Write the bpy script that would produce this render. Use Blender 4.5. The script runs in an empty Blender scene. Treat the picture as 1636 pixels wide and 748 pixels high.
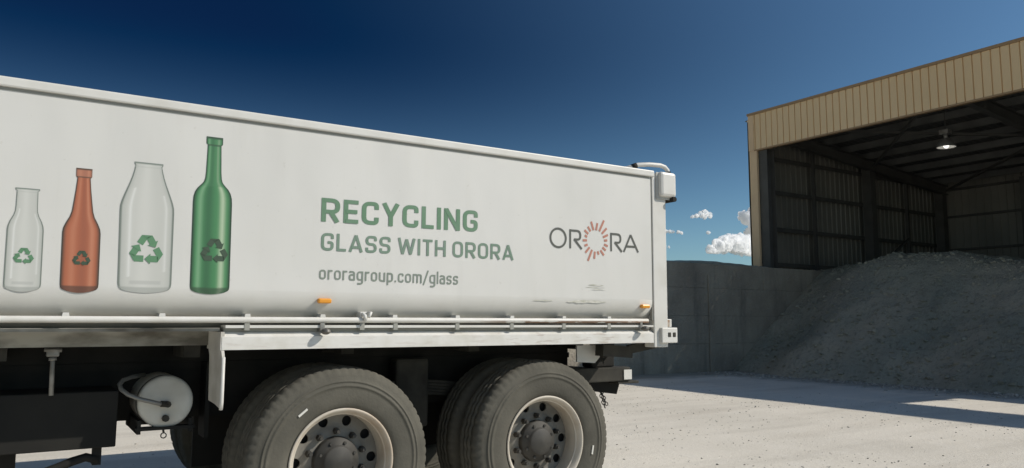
import bpy, bmesh, math, random
from mathutils import Vector, Matrix, noise
random.seed(7)
R = math.radians
PI = math.pi
sc = bpy.context.scene
C = sc.collection

# ------------------------------------------------------------------ camera
cam_d = bpy.data.cameras.new('camera'); cam = bpy.data.objects.new('camera', cam_d); C.objects.link(cam)
YAW, PITCH, ROLL, CAM_H = 1.00048, .11247, .00381, 1.307
F = Vector((math.cos(YAW)*math.cos(PITCH), math.sin(YAW)*math.cos(PITCH), math.sin(PITCH)))
Rt = Vector((math.sin(YAW), -math.cos(YAW), 0)); Up = Rt.cross(F)
R2 = Rt*math.cos(ROLL)+Up*math.sin(ROLL); U2 = -Rt*math.sin(ROLL)+Up*math.cos(ROLL)
cam.matrix_world = Matrix(((R2.x, U2.x, -F.x, 0), (R2.y, U2.y, -F.y, 0), (R2.z, U2.z, -F.z, CAM_H), (0, 0, 0, 1)))
cam_d.sensor_width = 36; cam_d.lens = 1218.29/1636*36
cam_d.clip_start = .05; cam_d.clip_end = 12000
sc.camera = cam

# ------------------------------------------------------------------ sun and sky
SUN = Vector((1.0, -.8, 1.0)).normalized()            # towards the sun
SUN_EL = math.asin(SUN.z); SUN_ROT = math.atan2(SUN.x, SUN.y)
w = bpy.data.worlds.new('World'); sc.world = w; w.use_nodes = True
nt = w.node_tree; nt.nodes.clear()
SKY_TINT = (.83, 1.02, 1.04); POL = (.965, .89, .81); SKY_FILL = (1.1, 1.02, .86)
sky = nt.nodes.new('ShaderNodeTexSky'); sky.sky_type = 'NISHITA'; sky.sun_disc = False
sky.sun_elevation = SUN_EL; sky.sun_rotation = SUN_ROT
sky.air_density = 1.0; sky.dust_density = .5; sky.ozone_density = 4.0; sky.altitude = 100
bg = nt.nodes.new('ShaderNodeBackground'); bg.inputs['Strength'].default_value = .10
out = nt.nodes.new('ShaderNodeOutputWorld')
# clear-day polarisation: the sky away from the sun is darkened by a polarising filter
geo = nt.nodes.new('ShaderNodeNewGeometry')
def wm(op, a, b=None):
    n = nt.nodes.new('ShaderNodeMath'); n.operation = op
    for i, v in enumerate((a, b)):
        if v is None: continue
        if isinstance(v, (int, float)): n.inputs[i].default_value = v
        else: nt.links.new(v, n.inputs[i])
    return n.outputs[0]
def wdot(v):
    n = nt.nodes.new('ShaderNodeVectorMath'); n.operation = 'DOT_PRODUCT'; n.inputs[1].default_value = -Vector(v)
    nt.links.new(geo.outputs['Incoming'], n.inputs[0]); return n.outputs['Value']
def wmap(v, a, b, c, d):
    n = nt.nodes.new('ShaderNodeMapRange'); n.interpolation_type = 'SMOOTHSTEP'
    for k, x in enumerate((a, b, c, d)): n.inputs[k+1].default_value = x
    nt.links.new(v, n.inputs[0]); return n.outputs[0]
pol = wm('MULTIPLY', wmap(wdot(SUN), -.12, .98, 1.03, 0.0), wmap(wdot((0, 0, 1)), 0.0, .36, .12, 1.0))
comb = nt.nodes.new('ShaderNodeCombineXYZ')                    # the filter takes out more of the red and green than of the blue
for k, kk in enumerate(POL): nt.links.new(wm('MAXIMUM', wm('SUBTRACT', 1.0, wm('MULTIPLY', pol, kk)), .03), comb.inputs[k])
hs = nt.nodes.new('ShaderNodeVectorMath'); hs.operation = 'MULTIPLY'
nt.links.new(sky.outputs[0], hs.inputs[0]); nt.links.new(comb.outputs[0], hs.inputs[1])
tint = nt.nodes.new('ShaderNodeVectorMath'); tint.operation = 'MULTIPLY'; tint.inputs[1].default_value = SKY_TINT
nt.links.new(hs.outputs[0], tint.inputs[0])
# unseen fill light added to the sky: a mottled white patch behind the photographer
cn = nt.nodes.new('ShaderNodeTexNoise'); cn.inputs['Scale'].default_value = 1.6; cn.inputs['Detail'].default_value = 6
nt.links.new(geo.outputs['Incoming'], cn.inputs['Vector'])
sky_fill = wm('MULTIPLY', wmap(wdot(Vector((-.86, -.48, .16)).normalized()), .15, .65, 0.0, 1.0), wmap(cn.outputs['Fac'], .35, .65, .35, 1.0))
vs = nt.nodes.new('ShaderNodeVectorMath'); vs.operation = 'SCALE'; vs.inputs[0].default_value = SKY_FILL
nt.links.new(sky_fill, vs.inputs['Scale'])
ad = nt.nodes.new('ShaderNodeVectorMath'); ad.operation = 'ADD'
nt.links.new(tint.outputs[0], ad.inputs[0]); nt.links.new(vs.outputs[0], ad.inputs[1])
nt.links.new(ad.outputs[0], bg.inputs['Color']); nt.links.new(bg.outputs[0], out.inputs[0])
sun_d = bpy.data.lights.new('sun', 'SUN'); sun_d.energy = 4.1; sun_d.angle = R(.53); sun_d.color = (1.0, .93, .83)
sun = bpy.data.objects.new('sun', sun_d); C.objects.link(sun)
sun.rotation_euler = SUN.to_track_quat('Z', 'Y').to_euler()
sc.view_settings.view_transform = 'Standard'; sc.view_settings.look = 'None'
sc.view_settings.exposure = 0.0; sc.view_settings.gamma = 1; sc.view_settings.use_curve_mapping = False
try:
    sc.cycles.use_denoising = True; sc.cycles.max_bounces = 48; sc.cycles.glossy_bounces = 4; sc.cycles.diffuse_bounces = 5; sc.cycles.volume_bounces = 48
    sc.cycles.sample_clamp_indirect = 6.0
except Exception: pass

# ------------------------------------------------------------------ materials
def mat(name, col, rough=.6, metal=0.0, var=None, vscale=3.0, bump=0.0, bscale=20.0, col2=None, spec=.5, detail=6, stretch=(1, 1, 1), lo=.35, hi=.65):
    """principled; col mixed with col2 by a noise in object space, noise bump"""
    m = bpy.data.materials.new(name); m.use_nodes = True
    t = m.node_tree; b = t.nodes['Principled BSDF']
    b.inputs['Base Color'].default_value = (*col, 1); b.inputs['Roughness'].default_value = rough
    b.inputs['Metallic'].default_value = metal; b.inputs['Specular IOR Level'].default_value = spec
    tc = t.nodes.new('ShaderNodeTexCoord'); mp = t.nodes.new('ShaderNodeMapping'); mp.inputs['Scale'].default_value = stretch
    t.links.new(tc.outputs['Object'], mp.inputs[0])
    if col2:
        n = t.nodes.new('ShaderNodeTexNoise'); n.inputs['Scale'].default_value = vscale; n.inputs['Detail'].default_value = detail
        t.links.new(mp.outputs[0], n.inputs['Vector'])
        mr = t.nodes.new('ShaderNodeMapRange'); mr.inputs[1].default_value = lo; mr.inputs[2].default_value = hi
        t.links.new(n.outputs['Fac'], mr.inputs[0])
        mx = t.nodes.new('ShaderNodeMix'); mx.data_type = 'RGBA'
        mx.inputs[6].default_value = (*col, 1); mx.inputs[7].default_value = (*col2, 1)
        t.links.new(mr.outputs[0], mx.inputs[0]); t.links.new(mx.outputs[2], b.inputs['Base Color'])
    if bump:
        n2 = t.nodes.new('ShaderNodeTexNoise'); n2.inputs['Scale'].default_value = bscale; n2.inputs['Detail'].default_value = 1.6
        t.links.new(mp.outputs[0], n2.inputs['Vector'])
        bp = t.nodes.new('ShaderNodeBump'); bp.inputs['Strength'].default_value = 1; bp.inputs['Distance'].default_value = bump
        t.links.new(n2.outputs['Fac'], bp.inputs['Height']); t.links.new(bp.outputs[0], b.inputs['Normal'])
    return m
def node(m, kind, **kw):
    n = m.node_tree.nodes.new(kind)
    for k, v in kw.items(): n.inputs[k].default_value = v
    return n
def mixcol(m, facs, a, b):
    t = m.node_tree; mx = t.nodes.new('ShaderNodeMix'); mx.data_type = 'RGBA'
    t.links.new(facs, mx.inputs[0])
    for i, v in ((6, a), (7, b)):
        if isinstance(v, tuple): mx.inputs[i].default_value = (*v, 1)
        else: t.links.new(v, mx.inputs[i])
    return mx.outputs[2]
def rng(m, s, a, b, c=0., d=1.):
    n = m.node_tree.nodes.new('ShaderNodeMapRange'); n.inputs[1].default_value = a; n.inputs[2].default_value = b
    n.inputs[3].default_value = c; n.inputs[4].default_value = d
    m.node_tree.links.new(s, n.inputs[0]); return n.outputs[0]
def noi(m, vec, scale, detail=6, rough=.55):
    n = m.node_tree.nodes.new('ShaderNodeTexNoise'); n.inputs['Scale'].default_value = scale
    n.inputs['Detail'].default_value = detail; n.inputs['Roughness'].default_value = rough
    m.node_tree.links.new(vec, n.inputs['Vector']); return n.outputs['Fac']
def mth(m, op, a, b=0.0):
    n = m.node_tree.nodes.new('ShaderNodeMath'); n.operation = op
    for i, v in enumerate((a, b)):
        if isinstance(v, (int, float)): n.inputs[i].default_value = v
        else: m.node_tree.links.new(v, n.inputs[i])
    return n.outputs[0]
def coords(m, scale=(1, 1, 1)):
    t = m.node_tree; tc = t.nodes.new('ShaderNodeTexCoord'); mp = t.nodes.new('ShaderNodeMapping'); mp.inputs['Scale'].default_value = scale
    t.links.new(tc.outputs['Object'], mp.inputs[0]); return mp.outputs[0]

# white panel of the tipper body: faint dents, dust streaks, darker mottling towards the bottom edge, scuffs
def panel_mat():
    m = bpy.data.materials.new('white_panel'); m.use_nodes = True; t = m.node_tree; b = t.nodes['Principled BSDF']
    b.inputs['Roughness'].default_value = .42
    v = coords(m); big = noi(m, v, 1.1, 4); streak = noi(m, coords(m, (7, 1, .7)), 2.2, 6); fine = noi(m, v, 40, 4)
    base = mixcol(m, rng(m, big, .35, .65), (.625, .618, .588), (.595, .588, .555))
    base = mixcol(m, mth(m, 'MULTIPLY', rng(m, streak, .55, .78), .16), base, (.50, .49, .44))
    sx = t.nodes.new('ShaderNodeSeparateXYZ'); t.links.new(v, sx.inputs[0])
    low = rng(m, sx.outputs[2], 1.47, 1.30)                              # darker towards the bottom curve
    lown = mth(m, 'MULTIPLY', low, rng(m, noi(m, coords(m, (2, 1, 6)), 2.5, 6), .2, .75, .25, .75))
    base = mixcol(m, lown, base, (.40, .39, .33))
    spk = mth(m, 'MULTIPLY', rng(m, fine, .68, .74), .25)
    base = mixcol(m, spk, base, (.42, .40, .35))
    t.links.new(base, b.inputs['Base Color'])
    bp = t.nodes.new('ShaderNodeBump'); bp.inputs['Distance'].default_value = .035; bp.inputs['Strength'].default_value = .45
    t.links.new(noi(m, coords(m, (1.5, 1, .8)), 1.7, 2, .4), bp.inputs['Height']); t.links.new(bp.outputs[0], b.inputs['Normal'])
    return m
def paint_rust(name, x0, amount, under=False):
    m = bpy.data.materials.new(name); m.use_nodes = True; t = m.node_tree; b = t.nodes['Principled BSDF']
    b.inputs['Roughness'].default_value = .5
    v = coords(m); sx = t.nodes.new('ShaderNodeSeparateXYZ'); t.links.new(v, sx.inputs[0])
    n = noi(m, coords(m, (2.2, 1, 14)), 3.2, 6); d = noi(m, v, 9, 5)
    f = mth(m, 'MULTIPLY', rng(m, n, .56, .62), rng(m, sx.outputs[0], x0, x0+.5, .12, amount))
    if under: f = mth(m, 'MULTIPLY', mth(m, 'MULTIPLY', rng(m, n, .42, .50), rng(m, sx.outputs[0], x0, x0+.45)), rng(m, sx.outputs[2], 1.306, 1.300))
    base = mixcol(m, rng(m, d, .4, .75), (.65, .64, .605), (.55, .535, .48))
    base = mixcol(m, f, base, (.22, .13, .08))
    t.links.new(base, b.inputs['Base Color']); return m
M = {}
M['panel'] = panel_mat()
M['paint'] = mat('white_paint', (.62, .612, .575), .45, col2=(.54, .525, .475), vscale=5, lo=.45, hi=.8)
M['rail'] = paint_rust('white_paint_rusting', 2.2, 1.0, True)
M['beam'] = paint_rust('white_beam_paint', 2.3, .30)
M['dirty'] = mat('dirty_underpaint', (.34, .33, .29), .75, col2=(.12, .11, .09), vscale=4, stretch=(1, 1, 2.5), lo=.38, hi=.62)
M['black'] = mat('black_steel', (.013, .013, .012), .75, spec=.2, col2=(.024, .023, .02), vscale=5)
M['grime'] = mat('grimy_steel', (.03, .029, .025), .85, spec=.25, col2=(.06, .057, .048), vscale=7)
M['plastic'] = mat('black_box', (.012, .012, .0115), .75, spec=.2, col2=(.02, .0195, .017), vscale=3)
M['grey'] = mat('grey_metal', (.30, .30, .28), .5, .3, col2=(.18, .17, .15), vscale=12)
M['tank'] = mat('tank_paint', (.58, .57, .52), .45, col2=(.46, .44, .38), vscale=6)
M['knob'] = mat('worn_knob', (.10, .098, .09), .4, .5, col2=(.2, .19, .17), vscale=30)
M['hose'] = mat('hose', (.20, .20, .19), .4, .4)
M['seam_shade'] = mat('dark_seam_and_shade', (.28, .28, .25), .8)  # dark joints and brackets; also painted shade under the rail and flange
M['scuff'] = mat('scuff', (.40, .40, .33), .7, col2=(.60, .59, .54), vscale=24, stretch=(1, 1, 4))
M['amber'] = mat('amber_lens', (.72, .30, .03), .25)
M['rust'] = mat('rust', (.24, .13, .07), .85, col2=(.45, .40, .33), vscale=18)
M['rubber'] = mat('tyre_rubber', (.112, .106, .087), .9, col2=(.084, .08, .066), vscale=6, bump=.0015, bscale=60, spec=.25)
M['rim'] = mat('rim_paint', (.52, .475, .40), .5, col2=(.38, .30, .22), vscale=5, lo=.4, hi=.75)
M['disc'] = mat('wheel_disc', (.20, .19, .165), .6, col2=(.14, .13, .11), vscale=8)
M['hub'] = mat('hub_dark', (.028, .027, .024), .65, col2=(.05, .047, .04), vscale=14)
M['hole'] = mat('hole_dark', (.012, .012, .012), .9)
M['chalk'] = mat('white_mark', (.62, .61, .56), .7)
M['green'] = mat('print_green', (.105, .205, .12), .5, col2=(.13, .225, .145), vscale=6)
M['green2'] = mat('print_soft_green', (.14, .215, .155), .5, col2=(.165, .235, .18), vscale=6)
M['url'] = mat('print_grey_green', (.20, .235, .195), .5)
M['mark'] = mat('mark_green', (.10, .225, .12), .5)
M['markdark'] = mat('mark_dark', (.045, .075, .045), .5)
M['logo'] = mat('print_charcoal', (.085, .088, .075), .5)
M['ray'] = mat('print_coral', (.43, .19, .135), .5)
def attr_mat():
    m = bpy.data.materials.new('bottle_print'); m.use_nodes = True; t = m.node_tree; b = t.nodes['Principled BSDF']
    a = t.nodes.new('ShaderNodeAttribute'); a.attribute_name = 'ink'; b.inputs['Roughness'].default_value = .45
    t.links.new(a.outputs['Color'], b.inputs['Base Color']); return m
M['print'] = attr_mat()
M['tan'] = mat('tan_cladding', (.78, .58, .335), .45, col2=(.75, .55, .31), vscale=.5)
M['tan_trim'] = mat('tan_flashing', (.78, .57, .34), .5, col2=(.70, .50, .30), vscale=1.5)
M['tan_dark'] = mat('tan_capping', (.34, .22, .115), .55)
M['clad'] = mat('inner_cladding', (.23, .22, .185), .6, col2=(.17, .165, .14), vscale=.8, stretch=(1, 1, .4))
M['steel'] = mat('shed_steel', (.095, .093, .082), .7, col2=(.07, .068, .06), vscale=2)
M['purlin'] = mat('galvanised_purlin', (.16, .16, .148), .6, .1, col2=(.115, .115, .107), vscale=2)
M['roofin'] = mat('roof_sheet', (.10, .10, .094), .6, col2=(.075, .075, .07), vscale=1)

# ------------------------------------------------------------------ mesh helpers
def box(bm, x0, x1, y0, y1, z0, z1, bev=0):
    vs = [bm.verts.new((x, y, z)) for x in (x0, x1) for y in (y0, y1) for z in (z0, z1)]
    fs = [bm.faces.new([vs[i] for i in q]) for q in ((0, 1, 3, 2), (4, 6, 7, 5), (0, 4, 5, 1), (2, 3, 7, 6), (0, 2, 6, 4), (1, 5, 7, 3))]
    if bev:
        es = list({e for f in fs for e in f.edges})
        bmesh.ops.bevel(bm, geom=es, offset=bev, segments=2, affect='EDGES', profile=.5)
def bar(bm, p, q, w, h=None, up=(0, 0, 1)):
    p, q = Vector(p), Vector(q); d = (q-p).normalized(); u = Vector(up)
    s = d.cross(u)
    if s.length < 1e-4: s = d.cross(Vector((1, 0, 0)))
    s.normalize(); u = s.cross(d); h = h or w
    a = [bm.verts.new(c + s*sx*w/2 + u*sz*h/2) for c in (p, q) for sx, sz in ((-1, -1), (1, -1), (1, 1), (-1, 1))]
    bm.faces.new(a[3::-1]); bm.faces.new(a[4:])
    for i in range(4): bm.faces.new((a[i], a[(i+1) % 4], a[4+(i+1) % 4], a[4+i]))
def tube(bm, pts, r, n=10, cap=True, smooth=True):
    pts = [Vector(p) for p in pts]; rings = []; prev = None
    for i, p in enumerate(pts):
        d = (pts[min(i+1, len(pts)-1)]-pts[max(i-1, 0)]).normalized()
        if prev is None:
            s = d.cross(Vector((0, 0, 1)));
            if s.length < 1e-3: s = d.cross(Vector((1, 0, 0)))
        else: s = prev - d*prev.dot(d)
        s.normalize(); prev = s; u = d.cross(s)
        rr = r[i] if isinstance(r, (list, tuple)) else r
        rings.append([bm.verts.new(p + (s*math.cos(2*PI*k/n)+u*math.sin(2*PI*k/n))*rr) for k in range(n)])
    for a, b in zip(rings, rings[1:]):
        for k in range(n):
            f = bm.faces.new((a[k], a[(k+1) % n], b[(k+1) % n], b[k])); f.smooth = smooth
    if cap: bm.faces.new(rings[0][::-1]); bm.faces.new(rings[-1])
def lathe(bm, prof, c, n=48, axis='Y', close=False, smooth=True, mod=None):
    """prof: list of (radius, along); axis Y: along is +Y"""
    rings = []
    for i, (r, a) in enumerate(prof):
        ring = []
        for k in range(n):
            t = 2*PI*k/n; rr = r if mod is None else mod(i, k, r)
            if axis == 'Y': p = (c[0]+rr*math.cos(t), c[1]+a, c[2]+rr*math.sin(t))
            elif axis == 'Z': p = (c[0]+rr*math.cos(t), c[1]+rr*math.sin(t), c[2]+a)
            else: p = (c[0]+a, c[1]+rr*math.cos(t), c[2]+rr*math.sin(t))
            ring.append(bm.verts.new(p))
        rings.append(ring)
    prs = list(zip(rings, rings[1:]))
    if close: prs.append((rings[-1], rings[0]))
    for a, b in prs:
        for k in range(n):
            f = bm.faces.new((a[k], a[(k+1) % n], b[(k+1) % n], b[k])); f.smooth = smooth
    return rings
def extrude_profile(bm, prof, x0, x1, axis='X', nseg=1, cap=True, smooth=False):
    """closed (y,z) profile swept along X (or (x,z) along Y)"""
    rings = []
    for s in range(nseg+1):
        x = x0+(x1-x0)*s/nseg
        rings.append([bm.verts.new((x, a, b) if axis == 'X' else (a, x, b)) for a, b in prof])
    n = len(prof)
    for a, b in zip(rings, rings[1:]):
        for k in range(n):
            f = bm.faces.new((a[k], a[(k+1) % n], b[(k+1) % n], b[k])); f.smooth = smooth
    if cap: bm.faces.new(rings[0][::-1]); bm.faces.new(rings[-1])
def obj(name, bm, m, parent=None, fix=True):
    if fix: bmesh.ops.recalc_face_normals(bm, faces=bm.faces)
    me = bpy.data.meshes.new(name); bm.to_mesh(me); bm.free()
    o = bpy.data.objects.new(name, me); C.objects.link(o); me.materials.append(M[m] if isinstance(m, str) else m)
    if parent: 
        o.parent = parent; o.matrix_parent_inverse = Matrix.Translation(-parent.location) if parent.type == 'EMPTY' else Matrix()
    return o
def thing(name, label, cat, loc=(0, 0, 0), group=None):
    o = bpy.data.objects.new(name, None); C.objects.link(o); o.location = loc; o.empty_display_size = .2
    o['label'] = label; o['category'] = cat
    if group: o['group'] = group
    return o
def new(): return bmesh.new()

# ------------------------------------------------------------------ ground (one sheet to the horizon)
def gz(x, y):
    z = .012*noise.noise(Vector((x*.35, y*.35, 0))) + .006*noise.noise(Vector((x*1.3, y*1.3, 4)))
    return z
def ground():
    bm = new()
    def axis(a, b, step):
        v = [a+i*step for i in range(int(round((b-a)/step))+1)]
        e = step
        while v[-1] < 6000: e *= 1.35; v.append(v[-1]+e)
        e = step
        while v[0] > -6000: e *= 1.35; v.insert(0, v[0]-e)
        return v
    X = axis(-2, 20, .2); Y = axis(2, 16, .2)
    g = [[bm.verts.new((x, y, gz(x, y) if (abs(x) < 60 and abs(y) < 60) else 0)) for y in Y] for x in X]
    for i in range(len(X)-1):
        for j in range(len(Y)-1):
            f = bm.faces.new((g[i][j], g[i+1][j], g[i+1][j+1], g[i][j+1])); f.smooth = True
    m = bpy.data.materials.new('crushed_limestone'); m.use_nodes = True; t = m.node_tree; b = t.nodes['Principled BSDF']
    b.inputs['Roughness'].default_value = .95; b.inputs['Specular IOR Level'].default_value = .15
    v = coords(m)
    patch = noi(m, v, .45, 6); mid = noi(m, v, 4, 6); fine = noi(m, v, 60, 4, .7); track = noi(m, coords(m, (.25, 1.6, 1)), 1.1, 5)
    base = mixcol(m, rng(m, patch, .35, .65), (.70, .66, .58), (.62, .585, .51))
    base = mixcol(m, mth(m, 'MULTIPLY', rng(m, track, .50, .70), .5), base, (.46, .43, .37))
    base = mixcol(m, mth(m, 'MULTIPLY', rng(m, mid, .5, .7), .35), base, (.70, .67, .61))
    base = mixcol(m, mth(m, 'MULTIPLY', rng(m, fine, .56, .68), .38), base, (.27, .255, .225))
    # wheel tracks worn along the yard
    sp_ = t.nodes.new('ShaderNodeSeparateXYZ'); t.links.new(v, sp_.inputs[0])
    yy = mth(m, 'ADD', sp_.outputs[1], mth(m, 'MULTIPLY', noi(m, coords(m, (.22, .05, 1)), 1.0, 2), 1.6))
    tr_ = mth(m, 'ABSOLUTE', mth(m, 'SUBTRACT', mth(m, 'FRACT', mth(m, 'MULTIPLY', yy, .52)), .5))
    tk = mth(m, 'MULTIPLY', rng(m, tr_, .09, .03), rng(m, noi(m, coords(m, (.6, 1.2, 1)), .8, 5), .42, .62))
    base = mixcol(m, mth(m, 'MULTIPLY', tk, .24), base, (.50, .455, .385))
    vo = t.nodes.new('ShaderNodeTexVoronoi'); vo.inputs['Scale'].default_value = 26; t.links.new(v, vo.inputs['Vector'])
    base = mixcol(m, mth(m, 'MULTIPLY', rng(m, vo.outputs['Distance'], .16, .10), .18), base, (.30, .285, .26))
    # dark cullet dust spilled along the wall and the foot of the heap
    dx = rng(m, sp_.outputs[0], 13.6, 15.6); dy = rng(m, sp_.outputs[1], 12.2, 14.0)
    onyard = mth(m, 'MULTIPLY', rng(m, sp_.outputs[1], 15.2, 14.6), rng(m, sp_.outputs[0], 9.0, 12.0))
    spill = mth(m, 'MULTIPLY', mth(m, 'MAXIMUM', dx, dy), onyard)
    spill = mth(m, 'MULTIPLY', rng(m, mth(m, 'ADD', spill, noi(m, coords(m, (.5, 1.4, 1)), 2.2, 7, .65)), .72, 1.15), .85)
    base = mixcol(m, spill, base, (.27, .265, .225))
    t.links.new(base, b.inputs['Base Color'])
    bp = t.nodes.new('ShaderNodeBump'); bp.inputs['Distance'].default_value = .012; bp.inputs['Strength'].default_value = .8
    hgt = mth(m, 'ADD', mth(m, 'MULTIPLY', noi(m, v, 16, 8, .7), 1.0), mth(m, 'MULTIPLY', fine, .4))
    t.links.new(hgt, bp.inputs['Height']); t.links.new(bp.outputs[0], b.inputs['Normal'])
    o = obj('ground', bm, m); o['kind'] = 'structure'
ground()
# loose stones lying on the ground
ICO = bmesh.new(); bmesh.ops.create_icosphere(ICO, subdivisions=1, radius=1)
ICO_V = [v.co.copy() for v in ICO.verts]; ICO_F = [[v.index for v in f.verts] for f in ICO.faces]; ICO.free()
def pebbles(spots):
    """spots: (x, y, z, size) -> vertices and faces of small irregular stones"""
    V = []; Fc = []
    for (x, y, z, s) in spots:
        a = random.random()*6.28; ca, sa = math.cos(a), math.sin(a); ex = random.uniform(.8, 1.5); ez = random.uniform(.5, .8); o = len(V)
        for p in ICO_V:
            q = Vector((p.x*ex, p.y, p.z*ez))*s + Vector((random.uniform(-1, 1), random.uniform(-1, 1), random.uniform(-1, 1)))*s*.28
            V.append((x+q.x*ca-q.y*sa, y+q.x*sa+q.y*ca, z+s*.25+q.z))
        Fc += [[k+o for k in f] for f in ICO_F]
    return V, Fc
def stones():
    sp = []
    for i in range(7000):
        if i < 4500: x = random.uniform(3, 12); y = random.uniform(3.5, 12)
        else: x = random.uniform(-1, 13); y = random.uniform(5.5, 16)
        if random.random() > max(.12, min(1, .35+2.2*noise.noise(Vector((x*.55, y*1.1, 7))))): continue
        s = (.003+.009*random.random()**4)*random.uniform(.7, 1.3)
        if random.random() < .005: s *= 2.0
        sp.append((x, y, gz(x, y), s))
    for i in range(1400):
        y = random.uniform(3, 14); x = 15.4-abs(random.gauss(0, .55)); sp.append((x, y, gz(x, y), (.008+.03*random.random()**4)))
    V, Fc = pebbles(sp); me = bpy.data.meshes.new('loose_stones'); me.from_pydata(V, [], Fc)
    o = bpy.data.objects.new('loose_stones', me); C.objects.link(o)
    me.materials.append(mat('stone', (.47, .445, .40), .9, col2=(.30, .285, .25), vscale=1.3, lo=.42, hi=.62))
    o['kind'] = 'stuff'; o['label'] = 'small loose stones scattered over the pale gravel yard'; o['category'] = 'stones'
stones()

# ------------------------------------------------------------------ distant hills
def hills():
    bm = new(); prev = None
    for i in range(161):
        a = R(-60)+R(240)*i/160; d = 2600
        h = 60+38*noise.noise(Vector((a*5, 0, 3)))+16*noise.noise(Vector((a*17, 2, 3)))
        p = Vector((d*math.cos(a), d*math.sin(a), 0)); q = Vector(((d+380)*math.cos(a), (d+380)*math.sin(a), max(20, h))); r_ = Vector(((d+900)*math.cos(a), (d+900)*math.sin(a), 0))
        cur = [bm.verts.new(p+Vector((0, 0, -2))), bm.verts.new(q), bm.verts.new(r_)]
        if prev:
            for k in range(2): bm.faces.new((prev[k], cur[k], cur[k+1], prev[k+1]))
        prev = cur
    o = obj('hills', bm, mat('hill_scrub', (.06, .075, .06), .9, col2=(.09, .10, .07), vscale=.01)); o['kind'] = 'structure'
hills()

# ------------------------------------------------------------------ clouds (volumes in lumpy hulls)
def cloud_mat():
    m = bpy.data.materials.new('cloud_vapour'); m.use_nodes = True; t = m.node_tree; t.nodes.remove(t.nodes['Principled BSDF'])
    v = t.nodes.new('ShaderNodeVolumePrincipled'); v.inputs['Color'].default_value = (1, 1, 1, 1); v.inputs['Anisotropy'].default_value = 0
    n = noi(m, coords(m), .06, 4, .6)
    t.links.new(rng(m, n, .43, .58, .0, .40), v.inputs['Density'])
    t.links.new(v.outputs[0], t.nodes['Material Output'].inputs['Volume']); return m
CM = cloud_mat()
def cloud(label, puffs, base_z, scale=1.0):
    """puffs: (x, y, z, r)"""
    bm = new()
    for (x, y, z, r) in puffs:
        b = bmesh.ops.create_icosphere(bm, subdivisions=4, radius=r, matrix=Matrix.Translation((x, y, z)))
        for v in b['verts']:
            n = (v.co-Vector((x, y, z))).normalized()
            v.co += n*r*(.34*noise.noise(v.co/r*1.1)+.24*noise.noise(v.co/r*2.7)+.12*noise.noise(v.co/r*6))
            if v.co.z < base_z: v.co.z = base_z+(v.co.z-base_z)*.18
    me = bpy.data.meshes.new('cloud'); bm.to_mesh(me); bm.free()
    o = bpy.data.objects.new('cloud', me); C.objects.link(o); me.materials.append(CM)
    md = o.modifiers.new('union', 'REMESH'); md.mode = 'VOXEL'; md.voxel_size = 2.2*scale; md.use_smooth_shade = True
    o['label'] = label; o['category'] = 'cloud'; o['group'] = 'small clouds low in the sky'
    return o
def along(x, y, d=3000):
    """ground-plan direction seen at pixel offset, used only to set out each cloud's bearing"""
    v = F*1218.29+R2*(x-818)-U2*(y-374); return v*(d/math.hypot(v.x, v.y))+Vector((0, 0, CAM_H))
def puffs(spec, depth=.5, run=0.0, far=3000):
    """each puff's bearing and height; run leans the bank of cloud away from the yard to the right"""
    res = []; V0 = Vector((F.x, F.y, 0)).normalized()
    for (px, py, pr) in spec:
        d = far+run*(px-spec[0][0]); c = along(px, py, d); r = pr*d/1218*1.22
        c += V0*random.uniform(-1, 1)*r*depth
        res.append((c.x, c.y, c.z, r))
    return res
cloud('broad flat-based white cloud just above the wall, left of the shed', puffs([(1136, 399, 7), (1146, 395, 9), (1158, 391, 11), (1170, 388, 13), (1182, 392, 14), (1194, 394, 13), (1205, 397, 10)], run=5.5), along(1170, 404).z)
cloud('tall white cloud half hidden behind the shed corner post', puffs([(1188, 346, 7), (1196, 351, 10), (1206, 346, 12), (1205, 362, 10), (1199, 371, 7), (1212, 358, 10), (1205, 384, 8)], far=4300), along(1200, 396, 4300).z)
cloud('small ragged white cloud, highest one beside the truck', puffs([(1106, 347, 2.6), (1113, 345, 3.4), (1120, 343, 4.6), (1127, 341, 5.2), (1133, 344, 4.2), (1126, 347, 3.2)], run=4), along(1120, 348).z, .5)
cloud('tiny slanting white cloud wisp right of the sliver at the truck post', puffs([(1084, 371, 2.6), (1088, 372.5, 2.6)]), along(1080, 376).z, .4)
cloud('thin white cloud sliver at mid height touching the truck rear post', puffs([(1075, 370.5, 2.2), (1070, 370, 2.6), (1064, 370, 2.6)]), along(1070, 374).z, .4)
cloud('faint tiny white cloud puff alone in the middle of the sky gap', puffs([(1131, 372, 2.4), (1133, 372.6, 2.0)]), along(1131, 375).z, .4)
cloud('lowest tiny white cloud sliver showing behind the truck rear post', puffs([(1062, 394, 2.2), (1068, 395, 2.0), (1056, 394, 2)]), along(1064, 397).z, .4)

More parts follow.
